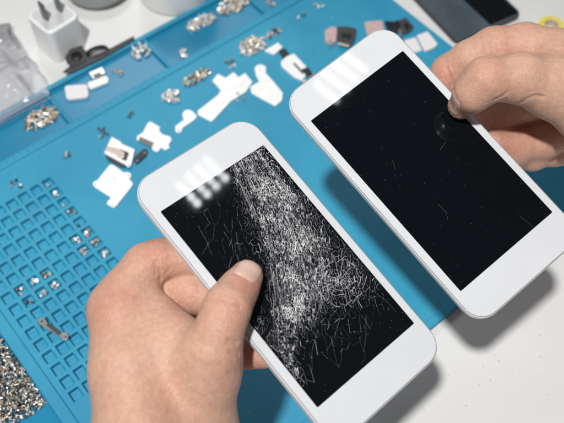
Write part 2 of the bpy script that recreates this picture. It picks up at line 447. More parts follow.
# long strands running with the break
Lb = [(231, 166), (243, 200), (257, 232), (266, 262), (270, 300), (273, 340), (280, 366)]
Rb = [(264, 146), (296, 188), (322, 222), (338, 252), (340, 285), (322, 330), (300, 388)]
def along(poly, t):
    s_ = t * (len(poly) - 1); i = min(int(s_), len(poly) - 2); u_ = s_ - i
    return np.array(poly[i]) * (1 - u_) + np.array(poly[i + 1]) * u_
for k in range(190):
    w = 0.85 * random.random(); t0 = random.uniform(-0.1, 0.72); t1 = min(1.0, t0 + random.uniform(0.05, 0.18)); t0 = max(0, t0)
    pl = []; n = 5
    off = 0
    for i in range(n + 1):
        t = t0 + (t1 - t0) * i / n; off += random.gauss(0, 0.006)
        p = along(Lb, t) * (1 - w - off) + along(Rb, t) * (w + off)
        pl.append(np.clip(panel_local(*p, LT, LR), (-29, -51.8), (29, 51.8)))
    w0 = random.choice([0.04, 0.05, 0.06, 0.09])
    ribbon(b, pl, w0, w0 * 0.4, 0.078, random.choice([0, 0, 2]))
def spokes(cx, cy, n, r0, r1, wmax):
    for k in range(n):
        a = 2 * math.pi * (k + random.random() * 0.8) / n; r = random.uniform(r0, r1); pl = []
        for i in range(6):
            rr = r * i / 5 + 1.5; aa = a + random.gauss(0, 0.05)
            q = panel_local(cx + rr * math.cos(aa), cy + rr * math.sin(aa), LT, LR)
            if abs(q[0]) > 29 or abs(q[1]) > 51.8: break
            pl.append(q)
        if len(pl) > 1: ribbon(b, pl, random.uniform(0.08, wmax), 0.05, 0.08)
    for ring in range(5):
        r = r1 * (ring + 1) / 6; a = random.random() * 6
        for k in range(7):
            a += random.uniform(0.4, 0.9); q = [panel_local(cx + r * random.uniform(.9, 1.1) * math.cos(a + e), cy + r * random.uniform(.9, 1.1) * math.sin(a + e), LT, LR) for e in (0, .25, .5)]
            if all(abs(z[0]) < 29 and abs(z[1]) < 51.8 for z in q): ribbon(b, q, 0.1, 0.06, 0.082)
spokes(340, 280, 11, 8, 30, 0.08)
for pl in ([(340, 318), (334, 338), (326, 352)], [(366, 315), (366, 330), (364, 352)], [(318, 330), (312, 350), (312, 372)], [(372, 290), (386, 301), (396, 312)],
           [(170, 240), (177, 246), (186, 250)], [(198, 226), (206, 240), (212, 256)], [(224, 232), (232, 244), (234, 258)], [(236, 232), (238, 246), (243, 258)], [(224, 224), (228, 232)]):
    q = [panel_local(*p, LT, LR) for p in pl]; ribbon(b, q, 0.07, 0.03, 0.084, 2)
crk = b.build('crack_web', [M['crack'], M['crushed'], M['crack_dim']], left_phone)
b = MB()                                       # hairline cracks carried on into the white border
for k in range(150):
    y = random.uniform(52.5, 67); x = random.uniform(-27, 29)
    if y < 0 and random.random() < .55: continue
    a = random.uniform(0, 6.3); L = random.uniform(.5, 2.6); p = np.array([x, y])
    pl = [p]
    for i in range(3):
        a += random.gauss(0, .5); p = p + np.array([math.cos(a), math.sin(a)]) * L / 3; pl.append(p)
    if all(abs(q[0]) < 30 and 52.3 < abs(q[1]) < 67.5 for q in pl): ribbon(b, pl, random.uniform(.06, .14), .05, 0.02)
b.build('border_hairline', M['hairline'], left_phone)

b = MB()
for pl, w in (([(520, 216), (528, 223), (534, 227)], .05), ([(438, 204), (446, 212), (448, 220)], .06), ([(350, 170), (362, 176)], .05), ([(392, 160), (396, 170)], .05), ([(440, 150), (446, 142)], .08)):
    ribbon(b, [panel_local(*p, RT, RR) for p in pl], w, w * .6, 0.075)
for k in range(60):
    l = (random.uniform(-28, 28), random.uniform(-50, 50)); a = random.random() * 6.3; L = random.uniform(0.1, 0.9) ** 1.5
    ribbon(b, [l, (l[0] + L * math.cos(a), l[1] + L * math.sin(a))], random.uniform(.05, .10), .04, 0.075)
b.build('scratch_marks', M['scratch'], right_phone)

# ------------------------------------------------------------------ hands: smooth-union bodies meshed with surface nets
def seg_d(P, a, b, ra, rb):
    ab = b - a; t = np.clip(((P - a) @ ab) / (ab @ ab + 1e-9), 0, 1)
    return np.linalg.norm(P - a - t[:, None] * ab, axis=1) - (ra + (rb - ra) * t)
def smin(a, b, k):
    h = np.maximum(k - np.abs(a - b), 0) / k
    return np.minimum(a, b) - h * h * k * 0.25
class Hand:
    def __init__(s): s.groups = []; s.creases = []; s.flush = []
    def chain(s, pts, k=3.0, into=6.0):
        s.groups.append(([(np.array(p[0]), p[1]) for p in pts], k, into))
    def raw(s, P):
        d = None
        for pts, k, into in s.groups:
            g = None
            for (a, ra), (c, rc) in zip(pts[:-1], pts[1:]):
                q = seg_d(P, a, c, ra, rc); g = q if g is None else smin(g, q, k)
            d = g if d is None else smin(d, g, into)
        return d
    def full(s, P):
        d = s.raw(P)
        for pl, dep, w in s.creases:
            m = None
            for a, c in zip(pl[:-1], pl[1:]):
                q = seg_d(P, a, c, 0, 0); m = q if m is None else np.minimum(m, q)
            d = d + dep * np.exp(-(m / w) ** 2)
        return d
    def hit(s, px, py):
        o, d = CC, ray(px, py); t = 120.0
        for _ in range(120):
            q = s.raw((o + t * d)[None])[0]; t += q * 0.8
            if abs(q) < 0.02: break
        return o + t * d
    def crease(s, pxs, dep=0.5, w=0.6):
        pts = [s.hit(*p) for p in pxs]; s.creases.append((pts, dep, w))
    def redden(s, px, r, amt=1.0): s.flush.append((s.hit(*px), r, amt))
    def redden_at(s, p, r, amt=1.0): s.flush.append((np.array(p), r, amt))
    def grad(s, P, fn, e=0.15):
        return np.stack([fn(P + np.array(v) * e) - fn(P - np.array(v) * e) for v in ((1, 0, 0), (0, 1, 0), (0, 0, 1))], 1) / (2 * e)
    def mesh(s, step=1.7):
        allp = np.array([p for g in s.groups for p, _ in g[0]]); rm = max(r for g in s.groups for _, r in g[0])
        lo = allp.min(0) - rm - 4; hi = allp.max(0) + rm + 4
        n = np.ceil((hi - lo) / step).astype(int) + 1
        ax = [lo[i] + np.arange(n[i]) * step for i in range(3)]
        D = np.empty(n, np.float32)
        for i in range(n[0]):
            Y, Z = np.meshgrid(ax[1], ax[2], indexing='ij')
            D[i] = s.raw(np.stack([np.full(Y.size, ax[0][i]), Y.ravel(), Z.ravel()], 1)).reshape(n[1], n[2])
        neg = D < 0
        c = np.zeros(n - 1, int)
        for dx in (0, 1):
            for dy in (0, 1):
                for dz in (0, 1): c += neg[dx:n[0] - 1 + dx, dy:n[1] - 1 + dy, dz:n[2] - 1 + dz]
        act = (c > 0) & (c < 8); idx = -np.ones(act.shape, int); cells = np.argwhere(act); idx[act] = np.arange(len(cells))
        V = lo + (cells + 0.5) * step
        quads = []
        for axn in range(3):
            a1, a2 = (axn + 1) % 3, (axn + 2) % 3
            sl0 = [slice(None)] * 3; sl1 = [slice(None)] * 3; sl0[axn] = slice(0, -1); sl1[axn] = slice(1, None)
            x = neg[tuple(sl0)] != neg[tuple(sl1)]
            for e in np.argwhere(x):
                if e[a1] == 0 or e[a2] == 0 or e[a1] >= n[a1] - 1 or e[a2] >= n[a2] - 1: continue
                q = []
                for o1, o2 in ((0, 0), (-1, 0), (-1, -1), (0, -1)):
                    t = e.copy(); t[a1] += o1; t[a2] += o2; q.append(idx[tuple(t)])
                if not neg[tuple(e)]: q = q[::-1]
                quads.append(q)
        F = np.array(quads)
        def project(V, fn, it):
            for _ in range(it):
                d = fn(V); g = s.grad(V, fn); V = V - (d / np.maximum((g * g).sum(1), 0.2))[:, None] * g
            return V
        V = project(V, s.raw, 3)
        # even the grid out along the surface
        for _ in range(3):
            acc = np.zeros_like(V); cnt = np.zeros(len(V))
            for i in range(4):
                np.add.at(acc, F[:, i], V[F[:, (i + 1) % 4]]); np.add.at(cnt, F[:, i], 1)
                np.add.at(acc, F[:, i], V[F[:, (i + 3) % 4]]); np.add.at(cnt, F[:, i], 1)
            V = V * 0.4 + 0.6 * acc / cnt[:, None]; V = project(V, s.raw, 1)
        for _ in range(1):                     # split each quad in four, settle on the detailed surface
            E = np.sort(np.concatenate([F[:, [i, (i + 1) % 4]] for i in range(4)]), 1)
            key, inv = np.unique(E, axis=0, return_inverse=True); inv = inv.reshape(-1)
            nf = len(F); mid = len(V) + inv.reshape(4, nf).T; cen = len(V) + len(key) + np.arange(nf)
            V = np.concatenate([V, V[key].mean(1), V[F].mean(1)])
            F = np.concatenate([np.stack([F[:, i], mid[:, i], cen, mid[:, (i + 3) % 4]], 1) for i in range(4)])
        V = project(V, s.raw, 1)
        g = s.grad(V, s.raw); g /= np.linalg.norm(g, axis=1)[:, None]
        dep = s.full(V) - s.raw(V); V = V - g * dep[:, None]
        return V, F
    def build(s, name):
        V, F = s.mesh()
        me = bpy.data.meshes.new(name); me.from_pydata((V * MM).tolist(), [], F.tolist()); me.materials.append(M['skin'])
        at_ = me.attributes.new('flush', 'FLOAT', 'POINT'); fl = np.zeros(len(V))
        for p, r, a in s.flush: fl = np.maximum(fl, a * np.exp(-(np.linalg.norm(V - p, axis=1) / r) ** 2))
        at_.data.foreach_set('value', fl.astype(np.float32))
        for p in me.polygons: p.use_smooth = True
        me.update(); o = bpy.data.objects.new(name, me); COL.objects.link(o); return o
    def nail(s, c, tip, nrm, w, l, parent):
        """curved nail plate lying on the finger: c its middle, tip its growing direction, nrm the way it faces"""
        nrm = np.array(nrm, float); nrm /= np.linalg.norm(nrm)
        tip = np.array(tip, float); tip = tip - nrm * (tip @ nrm); tip /= np.linalg.norm(tip); sd = np.cross(tip, nrm)
        nu, nv = 16, 18; vs = []; fs = []
        for j in range(nv + 1):
            for i in range(nu + 1):
                a = -1 + 2 * i / nu; t = -1 + 2 * j / nv
                # square to superellipse
                aa = a * math.sqrt(max(0, 1 - 0.42 * abs(t) ** 3)); tt = t * math.sqrt(max(0, 1 - 0.38 * abs(a) ** 2.4))
                o = np.array(c) + sd * aa * w / 2 + tip * tt * l / 2 + nrm * 12; d = -nrm; tr = 0.0
                for _ in range(60):
                    q = s.raw((o + d * tr)[None])[0]; tr += q * 0.9
                    if q < 0.01: break
                p = o + d * tr; g = s.grad(p[None], s.raw)[0]; g /= np.linalg.norm(g)
                edge = max(abs(a), abs(t)) ** 6
                lift = 0.15 - 0.40 * edge + (0.30 * max(0, t) ** 3)
                vs.append(p + g * lift)
        for j in range(nv):
            for i in range(nu):
                k = j * (nu + 1) + i; fs.append((k, k + 1, k + nu + 2, k + nu + 1))
        b = MB(); b.add(vs, fs)
        o = b.build('nail', M['nail'], parent, smooth=True)
        so = o.modifiers.new('Solid', 'SOLIDIFY'); so.thickness = 0.5 * MM; so.offset = -1
        # groove round the plate
        rim = [vs[i] for i in range(0, nu + 1)] + [vs[j * (nu + 1) + nu] for j in range(nv + 1)]
        rim2 = [vs[j * (nu + 1)] for j in range(nv + 1)]
        s.creases.append(([np.array(p) for p in rim[::2]], 0.2, 0.6)); s.creases.append(([np.array(p) for p in rim2[::2]], 0.2, 0.6))
        return o

def A(px, py, z, r): return (at(px, py, z), r)

# left hand: thumb on the glass, fingers curled under the cracked phone
h = Hand()
# palm
h.chain([A(118, 312, 119, 11), A(126, 370, 119, 13.5), A(140, 440, 116, 17)], 8, 10)
h.chain([A(124, 328, 101, 11), A(134, 380, 100, 14), A(146, 450, 97, 17)], 8, 14)
h.chain([A(137, 348, 86, 10.5), A(150, 395, 86, 14), A(158, 455, 86, 17)], 8, 14)
h.chain([A(152, 366, 75, 9.5), A(168, 410, 78, 13), A(172, 460, 80, 16)], 8, 14)
h.chain([A(194, 432, 98, 17), A(207, 374, 122, 12.4)], 8, 14)
h.chain([A(136, 340, 113, 10), A(172, 346, 120, 10.5), A(204, 352, 129, 10)], 8, 14)
h.chain([A(134, 300, 120, 9), A(152, 316, 123, 8.5), A(166, 334, 124, 9.5)], 8, 9)
h.chain([A(150, 390, 109, 13), A(184, 398, 106, 13)], 8, 14)
h.chain([A(150, 455, 99, 21), A(172, 545, 82, 25), A(205, 700, 50, 30)], 8, 16)
h.chain([A(188, 455, 88, 20), A(205, 545, 78, 25), A(232, 700, 50, 31)], 8, 16)
h.chain([A(113, 303, 126, 7.2), A(119, 310, 128, 6.6)], 4, 9)
h.chain([A(116, 318, 126, 4.5), A(128, 362, 126.6, 4.0), A(142, 425, 126, 3.5)], 4, 14)
# thumb
LTIP = on_panel(246.5, 276.5, LT, LR, 6.5)
h.chain([A(207, 374, 122, 12.4), A(214, 347, 135, 10.4), A(221, 325, 141.5, 9.0), A(228, 306, 143, 9.0), (on_panel(238, 290, LT, LR, 7.6), 7.6), (LTIP, 6.8)], 4, 6)
# index, middle, ring, little
h.chain([A(117, 309, 120, 11.2), A(130, 287, 125, 9.7), A(146, 266, 127, 9.3), A(162, 259, 127.5, 8.3), A(184, 259, 126, 7.9), A(212, 268, 124, 6.8)], 4, 5)
h.chain([A(124, 328, 101, 10.6), A(150, 294, 109, 10), A(190, 290, 116, 10), A(224, 302, 117, 8)], 4, 1.5)
h.chain([A(137, 348, 86, 10.2), A(172, 322, 92, 9.4), A(222, 351, 101, 8.4), A(262, 352, 109, 7.2)], 4, 4)
h.chain([A(152, 366, 75, 9), A(188, 358, 73, 8), A(214, 366, 76, 7.2), A(226, 362, 82, 6.5)], 4, 4)
left = h
for pl, dp, w in (([(156, 262), (160, 270), (161, 280)], .8, .8), ([(152, 258), (155, 266), (156, 275)], .35, .6), ([(165, 275), (170, 268)], .3, .6),
                  ([(219, 292), (228, 295), (240, 301)], .5, .6), ([(216, 297), (228, 301), (240, 307)], .55, .65), ([(222, 288), (234, 294)], .35, .5),
                  ([(229, 341), (237, 343)], .9, 1.1), ([(230, 352), (239, 355)], .5, .9), ([(228, 372), (238, 374)], .4, .8),
                  ([(196, 283), (199, 292)], .35, .7),
                  ([(108, 300), (114, 292)], .2, .6), ([(104, 306), (113, 300)], .18, .6)):
    h.crease(pl, dp, w)
h.redden((152, 250), 10, .55); h.redden((187, 290), 14, .2); h.redden((250, 350), 16, .35); h.redden((252, 285), 9, .7); h.redden((105, 300), 14, .45); h.redden((228, 303), 9, .35); h.redden_at(LTIP, 9, .5)
lh = empty('hand', 'left hand with its thumb pressing on the shattered screen', 'hand', at(150, 420, 0))
tipdir = LTIP - at(227, 305, 145)
nrm = LR[:, 2] * 0.92 + np.cross(LR[:, 2], tipdir / np.linalg.norm(tipdir)) * 0.10 - 0.25 * tipdir / np.linalg.norm(tipdir) * -1
ln = h.nail(LTIP + (on_panel(237, 290, LT, LR, 8.6) - LTIP) * 0.18, tipdir, nrm, 11.4, 12.5, None)
lb = h.build('hand_skin')

# right hand: bent thumb on the edge of the dusty screen, fingers curled behind
g = Hand()
g.chain([A(556, 57, 149, 12.8), A(625, 85, 138, 16), A(700, 130, 118, 19)], 8, 10)
g.chain([A(575, 88, 130, 12), A(635, 115, 122, 16), A(705, 150, 108, 19)], 8, 14)
g.chain([A(588, 116, 114, 11.4), A(645, 140, 108, 15), A(710, 170, 98, 18)], 8, 14)
g.chain([A(600, 138, 100, 10.5), A(650, 160, 97, 14), A(712, 185, 90, 16)], 8, 14)
g.chain([A(552, 88, 154, 13.2), A(600, 112, 144, 17), A(640, 130, 134, 19)], 8, 14)
g.chain([A(560, 72, 150, 12), A(600, 90, 142, 15)], 8, 14)
g.chain([A(700, 140, 116, 21), A(800, 210, 96, 25), A(960, 320, 60, 31)], 8, 16)
g.chain([A(715, 170, 104, 21), A(810, 240, 88, 25), A(965, 350, 55, 31)], 8, 16)
RTIP = on_panel(461, 106, RT, RR, 6.4)
g.chain([A(552, 88, 154, 13.2), A(520, 78, 161, 11.0), A(486, 80, 163, 9.7), A(473, 93, 157, 8.2), (RTIP, 6.2)], 4, 5)
g.chain([A(556, 57, 149, 12.8), A(525, 46, 150, 10.6), A(494, 50, 148, 10.6), A(470, 60, 143, 9.2), A(449, 73, 135, 8.6), A(438, 92, 127, 7.2)], 4, 3.5)
g.chain([A(575, 88, 130, 12), A(524, 101, 121, 11), A(498, 117, 115, 9.4), A(478, 125, 118, 7.6)], 4, 1.5)
g.chain([A(588, 116, 114, 11), A(542, 138, 107, 10.4), A(513, 147, 107, 9), A(491, 145, 114, 7.5)], 4, 1.2)
g.chain([A(600, 138, 100, 10), A(556, 150, 93, 8), A(532, 156, 96, 7.2), A(514, 154, 103, 6.5)], 4, 3)
for pl, dp, w in (([(447, 68), (450, 76), (452, 86)], .8, .8), ([(452, 66), (455, 74)], .35, .6), ([(443, 72), (446, 80)], .3, .6),
                  ([(478, 62), (484, 58), (492, 57)], .3, .6), ([(474, 66), (482, 62), (490, 61)], .25, .6), ([(470, 74), (476, 70)], .22, .5),
                  ([(494, 100), (501, 97), (508, 92)], .55, .8), ([(500, 104), (506, 99)], .4, .7), ([(521, 103), (527, 99), (534, 96), (543, 97)], .7, .9), ([(528, 92), (536, 91)], .25, .7),
                  ([(496, 44), (499, 52), (500, 58)], .3, .8), ([(488, 42), (490, 50)], .2, .6), ([(508, 40), (511, 50)], .22, .8), ([(476, 50), (479, 58)], .2, .6),
                  ([(520, 62), (540, 66), (562, 66)], .35, 1.6), ([(540, 58), (556, 60)], .25, .9), ([(548, 48), (564, 52)], .2, .9)):
    g.crease(pl, dp, w)
g.redden((445, 76), 11, .6); g.redden((520, 130), 22, .4); g.redden((498, 130), 12, .45); g.redden((512, 152), 12, .45); g.redden((550, 140), 20, .25); g.redden((482, 70), 9, .35); g.redden_at(RTIP, 8, .5); g.redden((500, 40), 14, .35)
rh = empty('hand', 'right hand pinching the intact phone by its edge, thumb bent', 'hand', at(600, 130, 0))
td = RTIP - at(487, 79, 164)
tdn = td / np.linalg.norm(td)
rn = g.nail(RTIP - tdn * 2.5, td, (-0.75, -0.45, 0.5), 10.4, 11.5, None)
rb = g.build('hand_skin')
bpy.context.view_layer.update()
for o, par in ((lb, lh), (ln, lb), (rb, rh), (rn, rb)):
    o.parent = par
    o.matrix_parent_inverse = (lh if par in (lh, lb) else rh).matrix_world.inverted() if par in (lh, rh) else Matrix.Identity(4)

# ------------------------------------------------------------------ small parts on the mat
def cr(x0, y0, s, pts): return [(x0 + x / s, y0 + y / s) for x, y in pts]
def flat(name, label, cat, layers, zb=ZW, group=None):
    """a thin part lying on the mat: layers of (part, outline, bottom, top, material)"""
    c = np.mean([at(*p, zb) for p in layers[0][1]], 0)
    root = empty(name, label, cat, c, None, group) if len(layers) > 1 else None
    for nm, poly, z0, z1, m in layers:
        q = [at(*p, zb + z0) for p in poly]
        b = MB(); b.prism([(p[0] - c[0], p[1] - c[1]) for p in q], z0, z1)
        o = b.build(nm if root else name, m, root, bevel=min(0.22, (z1 - z0) * 0.35))
        if root is None: o.location = Vector(c) * MM; tag(o, label, cat, group)
    return root
def disc(c, r, n=10): return [(c[0] + r * math.cos(6.2832 * k / n), c[1] + r * 0.8 * math.sin(6.2832 * k / n)) for k in range(n)]
C7 = lambda pts: cr(80, 110, 4.19, pts)
CM = lambda pts: cr(160, 40, 3.525, pts)
CB = lambda pts: cr(0, 30, 3.525, pts)
CT = lambda pts: cr(310, 0, 4.03, pts)
def hole_discs(pts, f): return [('hole_disc', disc(p, 0.75), 0.85, 1.0, M['midgrey']) for p in f(pts)]  # raised discs stand for holes, their shade put into the colour
flat('shield_plate', 'plain white shield plate with a notched corner, nearest the cracked phone', 'metal plate',
     [('plate', C7([(122, 236), (132, 230), (145, 236), (185, 265), (200, 262), (214, 268), (215, 283), (207, 290), (223, 311), (215, 326), (152, 405), (140, 413), (112, 396), (116, 386), (131, 370), (62, 326), (53, 312), (62, 300), (72, 298)]), 0, 0.9, M['plate']), ('raised_pad', C7([(120, 300), (150, 322), (140, 340), (108, 318)]), 0.9, 1.15, M['plate']), ('raised_pad', C7([(160, 275), (192, 296), (186, 308), (154, 288)]), 0.9, 1.15, M['plate'])] + hole_discs([(145, 287), (66, 312), (137, 400), (203, 274)], C7))
flat('camera_bracket', 'white bracket with a cream patch and dark sheet for an opening over a dark block', 'metal bracket',
     [('block', C7([(108, 196), (120, 190), (195, 228), (192, 245), (170, 240), (120, 215)]), 0, 1.4, M['darkgrey']),
      ('plate', C7([(133, 115), (170, 135), (177, 145), (230, 168), (225, 195), (214, 238), (203, 243), (190, 232), (112, 190), (102, 182)]), 1.5, 2.5, M['plate']),
      ('film', C7([(112, 152), (150, 160), (178, 172), (184, 194), (160, 202), (148, 186), (108, 172)]), 2.5, 3.0, M['cream']),
      ('opening', C7([(162, 160), (206, 180), (194, 214), (172, 206), (185, 196), (184, 176)]), 2.5, 2.7, M['darkgrey']),  # gap drawn as a dark sheet, its shade put into the colour
      ('hole_disc', disc(C7([(206, 232)])[0], 0.9), 2.5, 2.7, M['midgrey'])])
flat('rubber_gasket', 'small black oblong part with two rings between two white plates', 'gasket',
     [('strip', C7([(226, 214), (236, 196), (262, 172), (276, 166), (286, 176), (280, 192), (250, 222), (236, 230)]), 0, 1.5, M['black']),
      ('ring', disc(C7([(272, 180)])[0], 1.6), 1.5, 1.8, M['midgrey']), ('ring', disc(C7([(240, 214)])[0], 1.6), 1.5, 1.8, M['midgrey'])])
flat('shield_plate', 'white irregular shield plate with a grey sticker on one edge', 'metal plate',
     [('plate', C7([(285, 56), (298, 52), (336, 75), (333, 90), (346, 105), (378, 114), (385, 128), (372, 148), (376, 162), (356, 172), (341, 160), (326, 179), (306, 172), (300, 158), (238, 128), (240, 112), (265, 96), (275, 75)]), 0, 1.0, M['plate']),
      ('raised_pad', C7([(285, 75), (318, 92), (310, 108), (276, 92)]), 1.0, 1.25, M['plate']), ('raised_pad', C7([(325, 120), (362, 136), (352, 152), (316, 136)]), 1.0, 1.2, M['silver']), ('sticker', C7([(252, 112), (310, 138), (300, 158), (244, 130)]), 1.0, 1.15, M['midgrey'])] + [('hole_disc', disc(p, .6), 1.0, 1.1, M['midgrey']) for p in C7([(312, 98), (310, 110)])])
flat('arm_bracket', 'short white arm bracket with round ends below the long white bracket', 'metal bracket',
     [('plate', CM([(54, 306), (84, 284), (78, 264), (88, 250), (104, 248), (120, 258), (131, 272), (120, 285), (80, 312), (76, 326), (62, 330), (54, 322)]), 0, 1.0, M['plate']),
      ('hole_disc', disc(CM([(66, 318)])[0], .8), 1.0, 1.15, M['midgrey'])])
flat('long_bracket', 'longest white bracket with a cross-shaped end, topmost white metal on the mat', 'metal bracket',
     [('plate', CM([(133, 252), (205, 196), (214, 180), (184, 146), (204, 122), (231, 136), (260, 116), (277, 134), (300, 119), (326, 150), (302, 186), (252, 216), (182, 291), (160, 280), (134, 266)]), 0, 1.0, M['plate']),
      ('raised_pad', CM([(160, 250), (205, 215), (218, 232), (176, 268)]), 1.0, 1.25, M['plate']), ('raised_pad', CM([(236, 150), (268, 140), (280, 160), (246, 172)]), 1.0, 1.25, M['silver']), ('hole_disc', disc(CM([(222, 222)])[0], .6), 1.0, 1.1, M['midgrey']), ('hole_disc', disc(CM([(290, 160)])[0], .6), 1.0, 1.1, M['midgrey'])])
flat('angle_bracket', 'white bent bracket shaped like a tick beside the long bracket', 'metal bracket',
     [('plate', CM([(333, 102), (342, 92), (357, 89), (374, 98), (373, 120), (400, 150), (433, 190), (430, 216), (406, 236), (360, 212), (322, 190), (318, 168), (350, 150), (338, 128)]), 0, 1.2, M['plate']),
      ('raised_pad', CM([(352, 160), (392, 170), (412, 198), (396, 214), (350, 188)]), 1.2, 1.4, M['plate']), ('hole_disc', disc(CM([(352, 104)])[0], .7), 1.2, 1.3, M['silver'])])
flat('ribbon_connector', 'white and black ribbon connector lying left of the upper phone corner', 'connector',
     [('pad', CM([(368, 42), (416, 14), (432, 30), (402, 56)]), 0, 1.6, M['plate']), ('dark_band', CM([(418, 44), (440, 32), (458, 56), (438, 72)]), 0, 1.4, M['black']),
      ('body', CM([(426, 82), (446, 64), (472, 54), (500, 84), (522, 108), (516, 128), (500, 148), (472, 136), (428, 98)]), 0, 2.0, M['plate']),
      ('dark_stripe', CM([(468, 84), (476, 80), (508, 116), (502, 122)]), 2.0, 2.2, M['midgrey']),
      ('dark_band', CM([(496, 106), (520, 96), (538, 118), (518, 128)]), 2.0, 2.5, M['black']), ('tip', CM([(518, 128), (538, 116), (544, 128), (526, 138)]), 0, 1.5, M['silver']), ('tip', CM([(496, 148), (514, 140), (522, 152), (506, 158)]), 0, 1.5, M['silver'])])
ZT = 1.6
flat('foam_pad', 'plain white rounded oblong pad in the far tray by the bag', 'pad', [('pad', CB([(230, 210), (236, 203), (302, 198), (310, 204), (314, 236), (308, 244), (244, 252), (236, 246)]), 0, 2.2, M['foam'])], ZT)
flat('tray_connector', 'small part with white base and silver top in the far tray', 'connector',
     [('base', CB([(310, 192), (374, 166), (384, 176), (383, 190), (322, 214), (314, 208)]), 0, 2.0, M['plate']), ('cap', CB([(315, 160), (362, 140), (374, 162), (330, 182)]), 0, 3.0, M['silver']), ('socket', CB([(326, 160), (352, 148), (358, 158), (334, 168)]), 3.0, 3.2, M['midgrey'])], ZT)
flat('adhesive_pad', 'white square pad touching the right phone’s upper corner, left of its twin', 'pad', [('pad', CT([(378, 168), (424, 156), (450, 208), (402, 222)]), 0, 1.6, M['foam'])])
flat('adhesive_pad', 'white square pad nearest the right hand’s index finger', 'pad', [('pad', CT([(428, 150), (472, 134), (513, 184), (500, 198), (462, 214), (448, 190)]), 0, 2.0, M['foam'])])
flat('camera_module', 'black camera module with metal rim beside the pink square', 'camera module',
     [('housing', CT([(300, 96), (340, 98), (352, 92), (364, 110), (352, 138), (312, 128)]), 0, 3.0, M['black']), ('frame', CT([(352, 92), (384, 78), (418, 116), (402, 134), (366, 146)]), 0, 2.2, M['darkgrey']),
      ('lens', CT([(374, 98), (390, 92), (404, 112), (390, 122)]), 2.2, 3.0, M['black']), ('rim', CT([(352, 116), (362, 112), (376, 142), (366, 150)]), 2.2, 2.7, M['silver'])])
flat('copper_square', 'flat dull pink square part at the right phone’s top corner', 'plate', [('plate', CT([(218, 92), (290, 86), (300, 132), (240, 150), (228, 140)]), 0, 1.2, M['pink'])])
flat('speaker_module', 'dark speaker module with pinkish silver end near the top of the mat', 'speaker',
     [('end', CT([(58, 134), (84, 116), (110, 122), (104, 176), (84, 188), (62, 180)]), 0, 2.6, M['pink']), ('box', CT([(106, 120), (150, 118), (186, 128), (178, 168), (164, 196), (112, 182)]), 0, 3.2, M['darkgrey']),
      ('grille', CT([(128, 132), (170, 136), (164, 160), (126, 152)]), 3.2, 3.4, M['black']), ('contact', CT([(112, 170), (160, 182), (158, 190), (112, 180)]), 3.2, 3.5, M['brass']), ('contact', CT([(70, 160), (92, 166), (86, 182), (68, 176)]), 2.6, 2.9, M['silver'])])
C5 = lambda pts: cr(0, 273, 2.82, pts)
flat('link_bracket', 'narrow link with an eyelet at each end lying across the pits', 'metal bracket',
     [('strip', C5([(110, 146), (106, 134), (114, 127), (126, 128), (134, 142), (172, 170), (188, 168), (195, 178), (190, 190), (178, 190), (168, 180), (128, 156)]), 1.2, 1.9, M['silver']),
      ('dark_band', C5([(130, 146), (138, 140), (174, 168), (166, 177)]), 1.9, 2.2, M['darkgrey']), ('hole_disc', disc(C5([(118, 136)])[0], 1.2), 1.9, 2.0, M['black']), ('hole_disc', disc(C5([(185, 180)])[0], 1.0), 1.9, 2.0, M['black'])])

# ------------------------------------------------------------------ screws: one object each
def screw_mesh(m, rh=1.0, rs=0.5, L=2.0):
    b = MB(); n = 12
    b.lathe([(rs * .8, -L), (rs, -L * .9), (rs, 0), (rh * .95, 0), (rh, .12), (rh, .5), (rh * .82, .68)], n=n)
    for a in (0.4, 0.4 + math.pi / 2): b.box((0, 0, .69), (rh * 1.1, .24, .04), rotz(a), 1)
    return b
SC = []
for m in ('steel', 'steel', 'brass', 'gunmetal'):
    b = screw_mesh(m, *random.choice([(1.0, .5, 2.0), (1.15, .55, 1.7), (.9, .45, 2.4)])); o = b.build('screw', [M[m], M['black']], smooth=False)
    SC.append(o.data); bpy.data.objects.remove(o)
def pile(px, py, n, rx, ry, zb, label, sc=1.1, hmax=2.5, mix=(0, 1, 1, 2)):
    c = at(px, py, zb); b = MB(); src = screw_mesh('steel')
    for k in range(n):
        r = random.random() ** .6; a = random.random() * 6.3; dx, dy = r * rx * math.cos(a), r * ry * math.sin(a) + random.gauss(0, .5)
        q = dx * UD - dy * VD; R = np.array(Euler((random.uniform(0, 6.3), random.uniform(0, 6.3), random.uniform(0, 6.3))).to_matrix()) * sc * random.uniform(.8, 1.2)
        P = np.array([c[0] + q[0], c[1] + q[1], zb + .8 * sc + max(0, 1 - r) * hmax * random.random()])
        low_ = len(b.m); b.add([R @ np.array(v) + P for v in src.v], src.f, 0); mi = random.choice(mix)
        for i in range(low_, len(b.m)): b.m[i] = mi
    tag(b.build('screw_pile', [M['steel'], M['brass'], M['gunmetal']]), label, 'screws', kind='stuff')
nscrew = 0
def put_screw(x, y, z, label, group, sc=1.0, flat_=False, pick=None):
    global nscrew
    o = bpy.data.objects.new('screw', random.choice(SC if pick is None else [SC[i] for i in pick])); COL.objects.link(o)
    if flat_: e = Euler((random.gauss(0, .25) + (math.pi if random.random() < .15 else 0), random.gauss(0, .25), random.random() * 6.3))
    else: e = Euler((random.uniform(0, 6.3), random.uniform(0, 6.3), random.uniform(0, 6.3)))
    o.rotation_euler = e; o.scale = (sc,) * 3; o.location = (x * MM, y * MM, z * MM)
    tag(o, label, 'screw', group); nscrew += 1
